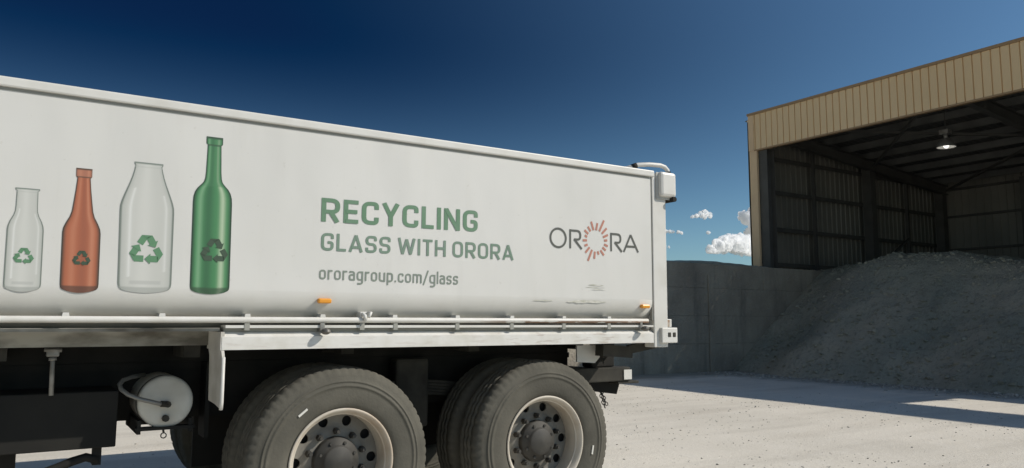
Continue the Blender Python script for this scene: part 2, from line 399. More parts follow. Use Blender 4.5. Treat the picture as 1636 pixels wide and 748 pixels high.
# ------------------------------------------------------------------ shed
XF, YL, XB, YR = 18.082, 15.0, 28.4, -9.0
ZF0, ZF1 = 6.363, 7.465
shed = thing('open_front_shed', 'large open-fronted steel shed with tan ribbed fascia and dark interior behind the gravel heap', 'shed', (XF, YL, 0))
def ribbed(bm, along_axis, a0, a1, z0, z1, face, sign, pitch=.2, h=.045, top=None, rw=.055):
    """ribbed sheet; along_axis 'Y' (face is X) or 'X' (face is Y); sign = direction of the rib"""
    pts = []; a = a0
    while a < a1-1e-6:
        e = min(a+pitch, a1)
        pts += [(a, 0)]
        if e-a > pitch*.9: pts += [(a+pitch-rw, 0), (a+pitch-rw*.75, h), (a+pitch-rw*.25, h)]
        a = e
    pts.append((a1, 0))
    lo = []; hi = []
    for (p, d) in pts:
        q = face+sign*d
        P = (q, p) if along_axis == 'Y' else (p, q)
        zt = top(p) if top else z1
        lo.append(bm.verts.new((P[0], P[1], z0))); hi.append(bm.verts.new((P[0], P[1], zt)))
    for i in range(len(pts)-1): bm.faces.new((lo[i], lo[i+1], hi[i+1], hi[i]))
def roof_z(x): return 7.36-(x-XF)*.085
bm = new(); ribbed(bm, 'Y', YR, YL-.17, ZF0, ZF1-.05, XF-.03, 1, rw=.030, h=.034); obj('fascia', bm, 'tan', shed)
bm = new(); box(bm, XF-.075, XF+.14, YR, YL+.04, ZF1-.05, ZF1+.02); obj('fascia_capping', bm, 'tan_dark', shed)
bm = new(); box(bm, XF-.045, XF+.02, YL-.168, YL+.02, ZF0-.02, ZF1-.052); obj('fascia_end_trim', bm, 'tan_trim', shed)
bm = new(); box(bm, XF-.04, XF+.08, YR, YL-.172, ZF0-.045, ZF0-.003); obj('fascia_drip_edge', bm, 'tan_dark', shed)
bm = new(); box(bm, XF-.03, XF+.05, YL-.25, YL+.01, 0, ZF0-.022); obj('corner_trim', bm, 'tan_trim', shed)
bm = new()
for (x0, x1) in ((XF+.052, XF+.075), (XF+.36, XF+.385)): box(bm, x0, x1, YL-.55, YL-.27, 0, ZF0)
box(bm, XF+.075, XF+.36, YL-.42, YL-.40, 0, ZF0); obj('front_column', bm, 'steel', shed)
# back side of the fascia (framing) and roof with its open bay
bm = new(); box(bm, XF+.035, XF+.10, YR, YL-.2, ZF0, ZF0+.18); box(bm, XF+.035, XF+.10, YR, YL-.2, 7.05, 7.25); obj('fascia_rail', bm, 'steel', shed)
GAP = (XF+1.22, XF+2.62, 1.3)
bm = new()
for (x0, x1, y0, y1) in ((XF+.15, GAP[0], YR, YL+.3), (GAP[1], XB+.3, YR, YL+.3), (GAP[0], GAP[1], GAP[2], YL+.3)):
    n = max(2, int((y1-y0)/.2)); lo = []; 
    for i in range(n*2+1):
        y = y0+(y1-y0)*i/(n*2); d = .03 if i % 2 else 0
        lo.append((bm.verts.new((x0, y, roof_z(x0)+d)), bm.verts.new((x1, y, roof_z(x1)+d))))
    for a, b in zip(lo, lo[1:]): bm.faces.new((a[0], a[1], b[1], b[0]))
obj('roof', bm, 'roofin', shed)
for i in range(9):
    x = XF+.62+i*1.17 if i == 0 else XF+.95+i*1.12
    y0 = GAP[2] if GAP[0]-.1 < x < GAP[1]+.1 else YR
    z = roof_z(x); bm = new()
    prof = [(x-.045, z-.225), (x, z-.225), (x, z-.015), (x+.06, z-.015), (x+.06, z-.003), (x-.012, z-.003), (x-.012, z-.213), (x-.045, z-.213)]
    extrude_profile(bm, prof, y0, YL-.02, axis='Y'); obj('purlin', bm, 'purlin', shed)
for y in (YL-.35, 9.4, 3.6, -2.5):
    bm = new(); x1 = XB-.1
    for dz0, dz1, ww in ((.25, .27, .09), (.27, .56, .008), (.56, .58, .09)):
        a = [bm.verts.new(p) for p in ((XF+.12, y-ww, roof_z(XF)-dz1), (x1, y-ww, roof_z(x1)-dz1), (x1, y-ww, roof_z(x1)-dz0), (XF+.12, y-ww, roof_z(XF)-dz0))]
        b = [bm.verts.new(v.co+Vector((0, 2*ww, 0))) for v in a]
        bm.faces.new(a); bm.faces.new(b[::-1])
        for k in range(4): bm.faces.new((a[k], a[(k+1) % 4], b[(k+1) % 4], b[k]))
    obj('rafter', bm, 'steel', shed)
for (p, q) in (((XF+.3, 9.5, 6.95), (23.6, YL-.5, 6.45)), ((XF+.3, YL-.5, 6.95), (23.6, 9.5, 6.45)), ((23.9, 9.5, 6.45), (XB-.2, YL-.5, 6.1)), ((XF+.3, 3.8, 6.95), (23.6, 9.3, 6.45)), ((XF+.3, 9.3, 6.95), (23.6, 3.8, 6.45))):
    bm = new(); bar(bm, p, q, .07); obj('roof_brace', bm, 'steel', shed)
# left wall: cladding above the concrete, girts, posts
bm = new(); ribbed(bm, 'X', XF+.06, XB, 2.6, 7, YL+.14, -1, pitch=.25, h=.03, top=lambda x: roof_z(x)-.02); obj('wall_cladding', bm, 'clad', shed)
for z in (3.02, 4.09, 5.217, 6.25):
    bm = new(); box(bm, XF+.4, XB-.02, YL-.06, YL+.095, z-.035, z+.035); box(bm, XF+.4, XB-.02, YL-.06, YL-.045, z-.09, z-.036); obj('girt', bm, 'steel', shed)
for x, ww in ((20.88, .045), (23.72, .14), (XB-.25, .14), (26.1, .045)):
    bm = new(); box(bm, x-ww, x+ww, YL-(.36 if ww > .1 else .16), YL-.062, 0, roof_z(x)-.3); obj('wall_post', bm, 'steel', shed)
bm = new(); bar(bm, (23.9, YL-.2, 3.0), (26.0, YL-.2, 4.2), .06); obj('wall_brace', bm, 'steel', shed)
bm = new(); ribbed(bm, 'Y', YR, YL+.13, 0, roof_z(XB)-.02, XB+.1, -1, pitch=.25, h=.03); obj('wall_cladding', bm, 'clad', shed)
for z in (3.0, 3.9, 5.1, 6.1):
    bm = new(); box(bm, XB-.08, XB+.065, YR, YL-.02, z-.035, z+.035); obj('girt', bm, 'steel', shed)
for y in (12.0, 9.4, 3.6, -2.5):
    bm = new(); box(bm, XB-.33, XB-.085, y-.1, y+.1, 0, roof_z(XB)-.3); obj('wall_post', bm, 'steel', shed)
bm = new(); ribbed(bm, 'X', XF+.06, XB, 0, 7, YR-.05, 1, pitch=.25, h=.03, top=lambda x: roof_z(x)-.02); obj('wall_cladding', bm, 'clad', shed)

# high-bay lamp hanging in the shed
LX, LY = 21.0, 10.79
lamp = thing('hanging_lamp', 'grey bell-shaped high-bay lamp hanging lit under the shed roof', 'lamp', (LX, LY, 6.04))
bm = new(); lathe(bm, [(.238, 0), (.242, .012), (.215, .09), (.16, .18), (.095, .235), (.07, .25), (.05, .252)], (LX, LY, 6.04), 40, 'Z'); obj('lamp_shade', bm, mat('lamp_grey', (.22, .22, .21), .45, .3), lamp)
bm = new(); lathe(bm, [(.232, .004), (.205, .085), (.15, .172), (.085, .225), (.001, .228)], (LX, LY, 6.04), 40, 'Z'); obj('reflector', bm, mat('lamp_white', (.85, .84, .80), .35), lamp)
lm = bpy.data.materials.new('lamp_glow'); lm.use_nodes = True; b_ = lm.node_tree.nodes['Principled BSDF']
b_.inputs['Emission Color'].default_value = (1, .97, .9, 1); b_.inputs['Emission Strength'].default_value = 1.6
bm = new(); bmesh.ops.create_uvsphere(bm, u_segments=20, v_segments=12, radius=.075, matrix=Matrix.Translation((LX, LY, 6.11)) @ Matrix.Diagonal((1, 1, 1.3, 1))); obj('bulb', bm, lm, lamp)
bm = new(); tube(bm, [(LX, LY, 6.293), (LX, LY, 6.40)], .055, 14); box(bm, LX-.11, LX+.11, LY-.12, LY+.12, 6.40, 6.53, .012); obj('lamp_housing', bm, 'grey', lamp)
bm = new(); tube(bm, [(LX, LY, 6.53), (LX, LY, roof_z(LX)-.02)], .012, 8); obj('hanger', bm, 'steel', lamp)

# ------------------------------------------------------------------ concrete bunker wall, gravel bank behind it
def conc_mat():
    m = bpy.data.materials.new('stained_concrete'); m.use_nodes = True; t = m.node_tree; b = t.nodes['Principled BSDF']; b.inputs['Roughness'].default_value = .9
    v = coords(m); a = noi(m, v, .9, 7); s = noi(m, coords(m, (2.5, 1, .35)), 1.3, 6); f = noi(m, v, 14, 6)
    base = mixcol(m, rng(m, a, .35, .65), (.37, .335, .265), (.235, .21, .17))
    base = mixcol(m, mth(m, 'MULTIPLY', rng(m, s, .5, .7), .5), base, (.13, .125, .11))
    base = mixcol(m, mth(m, 'MULTIPLY', rng(m, f, .55, .75), .3), base, (.42, .41, .37))
    t.links.new(base, b.inputs['Base Color'])
    bp = t.nodes.new('ShaderNodeBump'); bp.inputs['Distance'].default_value = .03; t.links.new(f, bp.inputs['Height']); t.links.new(bp.outputs[0], b.inputs['Normal'])
    return m
cw = thing('concrete_wall', 'dark stained concrete block wall standing in shade behind the truck tail', 'wall', (14, YL, 0))
CMAT = conc_mat()
bm = new(); k = 0
for row, (z0, z1) in enumerate(((0, .72), (.72, 1.44), (1.44, 2.16), (2.16, 2.80))):
    x = 2.0-(row % 2)*.9
    while x < XB-.5:
        e = min(x+1.8, XB-.4); j = random.uniform(-.018, .018)
        box(bm, x+.003, e-.003, YL-.95+j*.4, YL-.62, z0+.0025, z1-.0025, .005); x = e
obj('concrete_blocks', bm, CMAT, cw)
bm = new(); box(bm, 2, XB-.45, YL-.90, YL-.66, 0, 2.79); obj('mortar', bm, mat('mortar', (.15, .145, .13), .95), cw)
bm = new(); box(bm, 15.1, 15.3, YL-.985, YL-.962, 0, 2.5, .008); obj('wall_strap', bm, CMAT, cw)

def glass_mat():
    m = bpy.data.materials.new('crushed_glass'); m.use_nodes = True; t = m.node_tree; b = t.nodes['Principled BSDF']; b.inputs['Roughness'].default_value = .75
    v = coords(m); a = noi(m, v, .55, 6); f = noi(m, v, 9, 8, .75); g = noi(m, v, 45, 3)
    base = mixcol(m, rng(m, a, .35, .65), (.52, .48, .375), (.33, .345, .28))
    base = mixcol(m, mth(m, 'MULTIPLY', rng(m, f, .5, .7), .7), base, (.13, .135, .11))
    base = mixcol(m, mth(m, 'MULTIPLY', rng(m, g, .6, .72), .6), base, (.55, .55, .5))
    t.links.new(base, b.inputs['Base Color'])
    bp = t.nodes.new('ShaderNodeBump'); bp.inputs['Distance'].default_value = .06
    t.links.new(mth(m, 'ADD', f, mth(m, 'MULTIPLY', g, .5)), bp.inputs['Height']); t.links.new(bp.outputs[0], b.inputs['Normal'])
    return m
GM = glass_mat()
def fbm(x, y, o=0):
    return noise.noise(Vector((x, y, o)))+.5*noise.noise(Vector((x*2.1, y*2.1, o+3)))+.25*noise.noise(Vector((x*4.3, y*4.3, o+6)))
def smin(a, b, k):
    h = max(k-abs(a-b), 0)/k; return min(a, b)-h*h*k*.25
def heap_z(x, y):
    toe = 15.4+max(0, y-11.6)*.24-.25*math.exp(-((y-12.2)/.9)**2)+.25*noise.noise(Vector((y*.5, 1, 2)))
    ramp = (x-toe)*.74
    crest = 2.96+.20*math.exp(-((y-11.2)/1.9)**2)-.20*max(0, min(1, (10.4-y)/1.6))-.04*max(0, min(1, (y-13.2)/1.8))
    crest += .05*fbm(x*.8, y*.8, 9)-.06*max(0, x-21.5)
    z = smin(ramp, crest, .7)
    if z > -.3: z += (.10*fbm(x*.75, y*.75)+.045*fbm(x*2.3, y*2.3, 4)+.022*fbm(x*6, y*6, 2))*min(1, (z+.3)*1.4)
    return z
bm = new(); nx, ny = 180, 190; g = []
for i in range(nx+1):
    x = 14.8+(XB-.1-14.8)*(i/nx)**1.25
    g.append([bm.verts.new((x, YR+.1+(YL-.7-YR-.1)*(1-(1-j/ny)**1.6), 0)) for j in range(ny+1)])
for col in g:
    for v in col: v.co.z = heap_z(v.co.x, v.co.y)-.02
for i in range(nx):
    for j in range(ny):
        q = (g[i][j], g[i+1][j], g[i+1][j+1], g[i][j+1])
        if max(v.co.z for v in q) > -.15: f = bm.faces.new(q); f.smooth = True
bmesh.ops.recalc_face_normals(bm, faces=bm.faces)
me = bpy.data.meshes.new('tmp'); sp = []
for i in range(7500):                                   # shards and lumps lying on the slope
    y = random.uniform(3, 14.8); x = random.uniform(15.2, 20.5); z = heap_z(x, y)-.02
    if z > 0: sp.append((x, y, z, (.010+.045*random.random()**5)*random.uniform(.7, 1.3)))
V, Fc = pebbles(sp); me.from_pydata(V, [], Fc); bm.from_mesh(me); bpy.data.meshes.remove(me)
heap = obj('crushed_glass_heap', bm, GM, fix=False); heap['label'] = 'huge grey-green heap of crushed glass piled in the shed mouth'; heap['category'] = 'heap'
# bank behind the wall, its uneven top just showing over it
bm = new(); prev = None
for i in range(121):
    x = 3+14.9*i/120
    h = 2.87+.035*noise.noise(Vector((x*.7, 3, 1)))+.015*noise.noise(Vector((x*3, 3, 1)))+.05*math.exp(-((x-15.9)/.9)**2)
    cur = [bm.verts.new((x, YL-.80, 2.6)), bm.verts.new((x, YL-.80, h-.06)), bm.verts.new((x, YL-.55, h)), bm.verts.new((x, YL+1.6, h-.1)), bm.verts.new((x, YL+5, 0))]
    if prev:
        for k in range(4): f = bm.faces.new((prev[k], cur[k], cur[k+1], prev[k+1])); f.smooth = True
    prev = cur
bk = obj('gravel_bank', bm, GM); bk['label'] = 'low bank of dark gravel showing over the top of the concrete wall'; bk['category'] = 'bank'

# ------------------------------------------------------------------ the tipper truck
D = 4.034; FAR = D+2.5
truck = thing('tipper_truck', 'white tipper truck with printed bottles, recycling lettering and dusty twin rear wheels', 'truck', (1.5, D+1.25, 0))
XL, XR = -4.2, 3.772
# body shell: closed profile, bottom edge tucked inward on a curve
def shell(y, s):
    pr = [(y+s*.03, 2.36), (y, 2.34), (y, 1.455)]
    for k in range(1, 9):
        a = k/8*PI/2; pr.append((y+s*.11*(1-math.cos(a)), 1.455-.145*math.sin(a)))
    return pr
prof = shell(D, 1)+[(D+.16, 1.245), (FAR-.16, 1.245)]+shell(FAR, -1)[::-1]
bm = new(); rings = []; nseg = 60
for s in range(nseg+1):
    x = XL+(XR-XL)*s/nseg
    rings.append([bm.verts.new((x, y, z)) for y, z in prof])
n = len(prof)
for a, b in zip(rings, rings[1:]):
    for k_ in range(n):
        f = bm.faces.new((a[k_], a[(k_+1) % n], b[(k_+1) % n], b[k_])); f.smooth = 1 < k_ < 11
bm.faces.new(rings[0][::-1]); bm.faces.new(rings[-1])
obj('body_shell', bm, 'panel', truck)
for y, s in ((D, 1), (FAR, -1)):
    bm = new(); ys = sorted((y-s*.018, y+s*.07)); box(bm, XL, 3.80, ys[0], ys[1], 2.339, 2.386, .008); obj('top_rail', bm, 'paint', truck)
bm = new(); box(bm, XL, XR-.01, D-.004, D+.02, 2.327, 2.3375); obj('rail_shadow_strip', bm, 'seam_shade', truck)  # dark strip drawn as the shadow line under the top rail
bm = new(); box(bm, 3.7745, 3.7835, D+.004, D+.03, 1.31, 2.335); obj('post_seam', bm, 'seam_shade', truck)
bm = new(); prev = None
for i in range(25):                                                          # tarpaulin roof, sagging between the rails
    y = D+.06+2.38*i/24; z = 2.37-.05*math.sin(PI*i/24)
    cur = (bm.verts.new((XL, y, z)), bm.verts.new((3.8, y, z)))
    if prev: bm.faces.new((prev[0], prev[1], cur[1], cur[0]))
    prev = cur
obj('tarpaulin', bm, mat('tarp', (.35, .36, .36), .7), truck)
# rear posts, tail panel, corner gusset, roof handle
for y, s in ((D, 1), (FAR, -1)):
    bm = new(); ys = sorted((y-s*.004, y+s*.10)); box(bm, 3.785, 3.917, ys[0], ys[1], 1.12, 2.372, .006); obj('rear_post', bm, 'paint', truck)
bm = new(); box(bm, 3.85, 3.90, D+.11, FAR-.11, 1.2, 2.34); obj('tailgate', bm, 'paint', truck)
bm = new()
box(bm, 3.838, 3.992, D-.045, D+.10, 2.200, 2.384, .022); obj('corner_box', bm, 'paint', truck)
bm = new(); box(bm, 3.818, 3.975, D-.014, D-.006, 2.183, 2.380, .003); obj('corner_plate', bm, mat('plate_grey', (.42, .42, .39), .6), truck)
bm = new(); tube(bm, [(3.965, D-.05, 2.187), (3.965, D+.08, 2.187)], .019, 12); obj('hinge_pin', bm, 'black', truck)
hp = [(3.52, D+.3, 2.378), (3.58, D+.16, 2.385), (3.64, D+.07, 2.405), (3.70, D+.05, 2.428), (3.80, D+.04, 2.441), (3.90, D+.03, 2.444), (3.945, D+.03, 2.436), (3.972, D+.03, 2.415), (3.982, D+.03, 2.385), (3.984, D+.03, 2.36)]
bm = new(); tube(bm, hp, .0165, 12); obj('roof_handle', bm, 'paint', truck)
bm = new(); tube(bm, [(3.655, D+.066, 2.409), (3.69, D+.053, 2.424)], .0205, 12); obj('handle_clamp', bm, 'black', truck)
bm = new(); tube(bm, [(3.978, D+.03, 2.405), (3.984, D+.03, 2.375)], .0205, 12); obj('handle_clamp', bm, 'black', truck)
# side tube with hooks, floor flange, beam
bm = new(); tube(bm, [(XL+.0+i*.33, D-.004, 1.3005+.0006*i/3) for i in range(25)], .0155, 14); obj('side_tube', bm, 'rail', truck)
for x in (-.6, -.22, .176, .579, .98, 1.374, 1.794, 2.199, 2.585, 2.988, 3.369):
    bm = new(); h = .036
    ex = [(x-h/2, 1.3005), (x+h/2, 1.3005), (x+h*.33, 1.334), (x-h*.33, 1.334)]
    a = [bm.verts.new((p[0], D-.012, p[1])) for p in ex]; b = [bm.verts.new((p[0], D+.13, p[1])) for p in ex]
    bm.faces.new(a); bm.faces.new(b[::-1])
    for k_ in range(4): bm.faces.new((a[k_], a[(k_+1) % 4], b[(k_+1) % 4], b[k_]))
    obj('tarp_hook', bm, 'paint', truck)
for x in (.98, 1.374, 1.60, 1.80, 2.199, 2.585, 2.988, 3.369):
    bm = new(); box(bm, x-.013, x+.013, D-.009, D+.03, 1.250, 1.288); obj('rail_bracket', bm, 'seam_shade', truck)
bm = new(); box(bm, .875, 3.775, D-.006, D+.11, 1.262, 1.276); obj('floor_flange', bm, 'paint', truck)
bm = new(); box(bm, .875, 3.775, D+.034, D+.11, 1.236, 1.2615); obj('flange_shade_web', bm, 'seam_shade', truck)  # recessed web coloured grey as the shade below the flange
bm = new(); extrude_profile(bm, [(D, 1.152), (D, 1.217), (D+.028, 1.240), (D+.14, 1.240), (D+.14, 1.152)], .862, 3.782, nseg=20); obj('side_beam', bm, 'beam', truck)
bm = new(); box(bm, XL, .866, D+.30, D+.36, 1.168, 1.244); obj('inner_skirt', bm, 'dirty', truck)
bm = new(); box(bm, XL, .86, D+.05, D+.29, 1.2455, 1.262); obj('underside_lip', bm, 'dirty', truck)
# latches
for x, z in ((1.384, 1.243), (3.668, 1.252)):
    bm = new(); bmesh.ops.create_uvsphere(bm, u_segments=14, v_segments=10, radius=.022, matrix=Matrix.Translation((x, D-.035, z)) @ Matrix.Diagonal((1.2, 1.3, .8, 1)))
    tube(bm, [(x, D-.03, z), (x-.004, D+.05, z+.02)], .008, 8); lt = obj('latch', bm, 'knob', truck)
    bm = new(); box(bm, x-.024, x-.004, D-.016, D+.03, z, z+.045); obj('latch_bracket', bm, 'grey', lt)
bm = new(); tube(bm, [(1.595, D-.012, 1.338), (1.605, D-.03, 1.33), (1.612, D-.03, 1.30)], .010, 8); tube(bm, [(1.628, D-.012, 1.342), (1.640, D-.03, 1.345), (1.625, D-.035, 1.318)], .009, 8)
box(bm, 1.585, 1.650, D-.01, D+.06, 1.318, 1.350, .004); obj('rope_hook', bm, 'paint', truck)
# amber marker lamps
for x in (1.380, 3.695):
    bm = new(); box(bm, x-.037, x+.037, D-.024, D+.008, 1.393, 1.420, .008); obj('marker_lamp', bm, 'amber', truck)
# scuffs in the paint (irregular scraped patches)
for j, (x0, x1, z0, z1) in enumerate(((2.745, 2.905, 1.425, 1.440), (3.01, 3.355, 1.416, 1.448), (3.17, 3.34, 1.523, 1.532), (3.195, 3.33, 1.535, 1.552), (3.22, 3.345, 1.508, 1.518))):
    bm = new(); lo = []; hi = []
    for i in range(25):
        u = i/24; x = x0+(x1-x0)*u; w_ = math.sin(PI*u)**.6*(.6+.5*noise.noise(Vector((x*24, j, 1)))) ; zc = (z0+z1)/2+(z1-z0)*.25*noise.noise(Vector((x*12, j, 5)))
        lo.append(bm.verts.new((x, D-.0016-.0003*j, zc-(z1-z0)/2*w_))); hi.append(bm.verts.new((x, D-.0016-.0003*j, zc+(z1-z0)/2*w_)))
    for i in range(24): bm.faces.new((lo[i], lo[i+1], hi[i+1], hi[i]))
    obj('paint_scuff', bm, 'scuff', truck)
# tail hinge block
bm = new(); box(bm, 3.835, 3.985, D-.03, D+.09, 1.150, 1.258, .006); hb = obj('tail_hinge', bm, 'paint', truck)
for x in (3.905, 3.952):
    bm = new(); box(bm, x-.014, x+.014, D-.0335, D-.028, 1.192, 1.224, .003); obj('hinge_bolt', bm, 'grime', hb)
bm = new(); box(bm, 3.925, 3.988, D+.03, D+.07, 1.26, 1.318, .004); obj('hinge_lug', bm, 'paint', hb)
bm = new(); box(bm, 3.938, 3.966, D+.0265, D+.0295, 1.265, 1.312); obj('rust_patch', bm, 'rust', hb)

# printing: stroke lettering -------------------------------------------------
def rounded(pts, r, closed=False, n=5):
    res = []; m = len(pts)
    for i, p in enumerate(pts):
        if not closed and i in (0, m-1): res.append(Vector(p)); continue
        p = Vector(p); a = Vector(pts[i-1]); b = Vector(pts[(i+1) % m])
        da = (a-p); db = (b-p); rr = min(r, da.length*.5, db.length*.5)
        s = p+da.normalized()*rr; e = p+db.normalized()*rr
        for k in range(n+1):
            t = k/n; res.append(s*(1-t)**2+p*2*t*(1-t)+e*t*t)
    return res
def ribbon(bm, pts, wd, fn, closed=False):
    m = len(pts); L = []; Rr = []
    for i, p in enumerate(pts):
        if closed: a, b = pts[i-1], pts[(i+1) % m]
        else: a, b = pts[max(i-1, 0)], pts[min(i+1, m-1)]
        d1 = (p-a) if (p-a).length > 1e-7 else (b-p); d2 = (b-p) if (b-p).length > 1e-7 else (p-a)
        d1 = d1.normalized(); d2 = d2.normalized(); n1 = Vector((-d1.y, d1.x)); n2 = Vector((-d2.y, d2.x)); nn = (n1+n2)
        if nn.length < 1e-6: nn = n1
        nn.normalize(); k_ = 1/max(.45, nn.dot(n1))
        L.append(bm.verts.new(fn(p+nn*wd/2*k_))); Rr.append(bm.verts.new(fn(p-nn*wd/2*k_)))
    for i in range(m if closed else m-1):
        j = (i+1) % m; bm.faces.new((L[i], L[j], Rr[j], Rr[i]))
def glyph(ch, s):
    """-> width, list of (points, rounding, closed)"""
    h = s/2; t = 1-h; mid = .5
    def rr(w): return h, w-h
    if ch == 'O': w = .66; a, b = rr(w); return w, [([(a, h), (a, t), (b, t), (b, h)], .24, True)]
    if ch == 'C': w = .64; a, b = rr(w); return w, [([(b, .67), (b, t), (a, t), (a, h), (b, h), (b, .33)], .24, False)]
    if ch == 'G': w = .65; a, b = rr(w); return w, [([(b, .68), (b, t), (a, t), (a, h), (b, h), (b, .47), (w*.52, .47)], .24, False)]
    if ch == 'R': w = .66; a, b = rr(w); return w, [([(a, 0), (a, 1)], 0, False), ([(a, t), (b, t), (b, .43), (a, .43)], .22, False), ([(w*.50, .43), (b, .0)], 0, False)]
    if ch == 'E': w = .54; a, b = rr(w); return w, [([(a, 0), (a, 1)], 0, False), ([(a, t), (w, t)], 0, False), ([(a, mid), (w*.93, mid)], 0, False), ([(a, h), (w, h)], 0, False)]
    if ch == 'L': w = .50; a, b = rr(w); return w, [([(a, 0), (a, 1)], 0, False), ([(a, h), (w, h)], 0, False)]
    if ch == 'I': return s, [([(h, 0), (h, 1)], 0, False)]
    if ch == 'N': w = .68; a, b = rr(w); return w, [([(a, 0), (a, 1)], 0, False), ([(b, 0), (b, 1)], 0, False), ([(a, .98), (b, .02)], 0, False)]
    if ch == 'Y': w = .66; return w, [([(h*.8, 1), (w/2, .42)], 0, False), ([(w-h*.8, 1), (w/2, .42)], 0, False), ([(w/2, .46), (w/2, 0)], 0, False)]
    if ch == 'S': w = .62; a, b = rr(w); return w, [([(b, .70), (b, t), (a, t), (a, mid), (b, mid), (b, h), (a, h), (a, .30)], .23, False)]
    if ch == 'A': w = .74; return w, [([(h*.8, 0), (w/2, .97)], 0, False), ([(w-h*.8, 0), (w/2, .97)], 0, False), ([(w*.2, .27), (w*.8, .27)], 0, False)]
    if ch == 'W': w = 1.0; return w, [([(h*.8, 1), (w*.27, .03)], 0, False), ([(w*.27, .03), (w*.5, .93)], 0, False), ([(w*.5, .93), (w*.73, .03)], 0, False), ([(w*.73, .03), (w-h*.8, 1)], 0, False)]
    if ch == 'T': w = .58; return w, [([(0, t), (w, t)], 0, False), ([(w/2, t), (w/2, 0)], 0, False)]
    if ch == 'H': w = .66; a, b = rr(w); return w, [([(a, 0), (a, 1)], 0, False), ([(b, 0), (b, 1)], 0, False), ([(a, mid), (b, mid)], 0, False)]
    x = .72; xt = x-h
    if ch == 'o': w = .52; a, b = rr(w); return w, [([(a, h), (a, xt), (b, xt), (b, h)], .19, True)]
    if ch == 'r': w = .36; return w, [([(h, 0), (h, x)], 0, False), ([(h, xt-.10), (h+.08, xt), (w, xt)], .1, False)]
    if ch == 'a': w = .49; a, b = rr(w); return w, [([(a+.01, x*.80), (a+.01, xt), (b, xt), (b, 0)], .18, False), ([(b, .43), (a, .43), (a, h), (b, h)], .15, False)]
    if ch == 'g': w = .52; a, b = rr(w); return w, [([(b, h+.02), (a, h+.02), (a, xt), (b, xt)], .19, False), ([(b, x), (b, -.22), (a, -.22)], .17, False)]
    if ch == 'u': w = .52; a, b = rr(w); return w, [([(a, x), (a, h), (b, h)], .19, False), ([(b, x), (b, 0)], 0, False)]
    if ch == 'p': w = .52; a, b = rr(w); return w, [([(a, x), (a, -.25)], 0, False), ([(a, xt), (b, xt), (b, h), (a, h)], .19, False)]
    if ch == '.': return s*1.15, [([(h*1.1, 0), (h*1.1, s*1.1)], 0, False)]
    if ch == 'c': w = .48; a, b = rr(w); return w, [([(b, x*.68), (b, xt), (a, xt), (a, h), (b, h), (b, x*.32)], .19, False)]
    if ch == 'm': w = .80; a, b = rr(w); return w, [([(a, 0), (a, x)], 0, False), ([(a, xt), (w/2, xt), (w/2, 0)], .14, False), ([(w/2, xt), (b, xt), (b, 0)], .14, False)]
    if ch == 'l': return s, [([(h, 0), (h, 1)], 0, False)]
    if ch == '/': w = .42; return w, [([(0, -.14), (w, 1.04)], 0, False)]
    if ch == 's': w = .46; a, b = rr(w); return w, [([(b, x*.74), (b, xt), (a, xt), (a, x/2), (b, x/2), (b, h), (a, h), (a, x*.26)], .16, False)]
    return .32, []
def lettering(text, x0, x1, z0, zr0, H, s, m, label, gap=.13, space=.32):
    """one line of lettering, fitted between x0 and x1; baseline from z0 to zr0, cap height H"""
    tot = 0; items = []
    for ch in text:
        if ch == ' ': tot += space-gap; continue
        w_, st = glyph(ch, s); items.append((tot, st)); tot += w_+gap
    tot -= gap; sx = (x1-x0)/tot; bm = new(); k_ = 0
    for (off, st) in items:
        for j, (pts, r, cl) in enumerate(st):
            lay = D-.0020-.0005*j
            def fn(p, off=off, lay=lay):
                x = x0+(off+p.x)*sx; return (x, lay, z0+(zr0-z0)*(x-x0)/(x1-x0)+p.y*H)
            ps = rounded(pts, r, cl) if r else [Vector(p) for p in pts]
            ribbon(bm, ps, s, fn, cl)
    o = obj('lettering', bm, m, truck); o['label'] = label; return o
lettering('RECYCLING', 1.350, 2.336, 1.838, 1.844, .131, .168, 'green', 'large green top line of lettering')
lettering('GLASS WITH ORORA', 1.354, 2.598, 1.680, 1.682, .0965, .15, 'green2', 'smaller green second line of lettering', gap=.15, space=.42)
lettering('ororagroup.com/glass', 1.349, 2.203, 1.523, 1.517, .073, .125, 'url', 'small grey-green web address line', gap=.14)
# logo
bm = new(); ly = lambda j: D-.002-.0004*j
def wv(p, j=0): return (p.x, ly(j), p.y)
st = .0145
ribbon(bm, [Vector((2.948+.0625*math.cos(2*PI*k_/36), 1.846+.0615*math.sin(2*PI*k_/36))) for k_ in range(36)], st, lambda p: wv(p), True)
obj('logo_letter', bm, 'logo', truck)
for x0, z0 in ((3.047, 1.782), (3.399, 1.781)):
    bm = new(); ribbon(bm, [Vector((x0, z0)), Vector((x0, z0+.128))], st, lambda p: wv(p))
    ribbon(bm, rounded([(x0, z0+.1205), (x0+.085, z0+.1205), (x0+.085, z0+.062), (x0+.032, z0+.062)], .034), st, lambda p: wv(p, 1))
    ribbon(bm, [Vector((x0+.032, z0+.064)), Vector((x0+.096, z0))], st, lambda p: wv(p, 2)); obj('logo_letter', bm, 'logo', truck)
bm = new(); ribbon(bm, [Vector((3.512, 1.782)), Vector((3.577, 1.905))], st, lambda p: wv(p)); ribbon(bm, [Vector((3.645, 1.785)), Vector((3.577, 1.905))], st, lambda p: wv(p, 1))
ribbon(bm, [Vector((3.535, 1.822)), Vector((3.622, 1.823))], st, lambda p: wv(p, 2)); obj('logo_letter', bm, 'logo', truck)
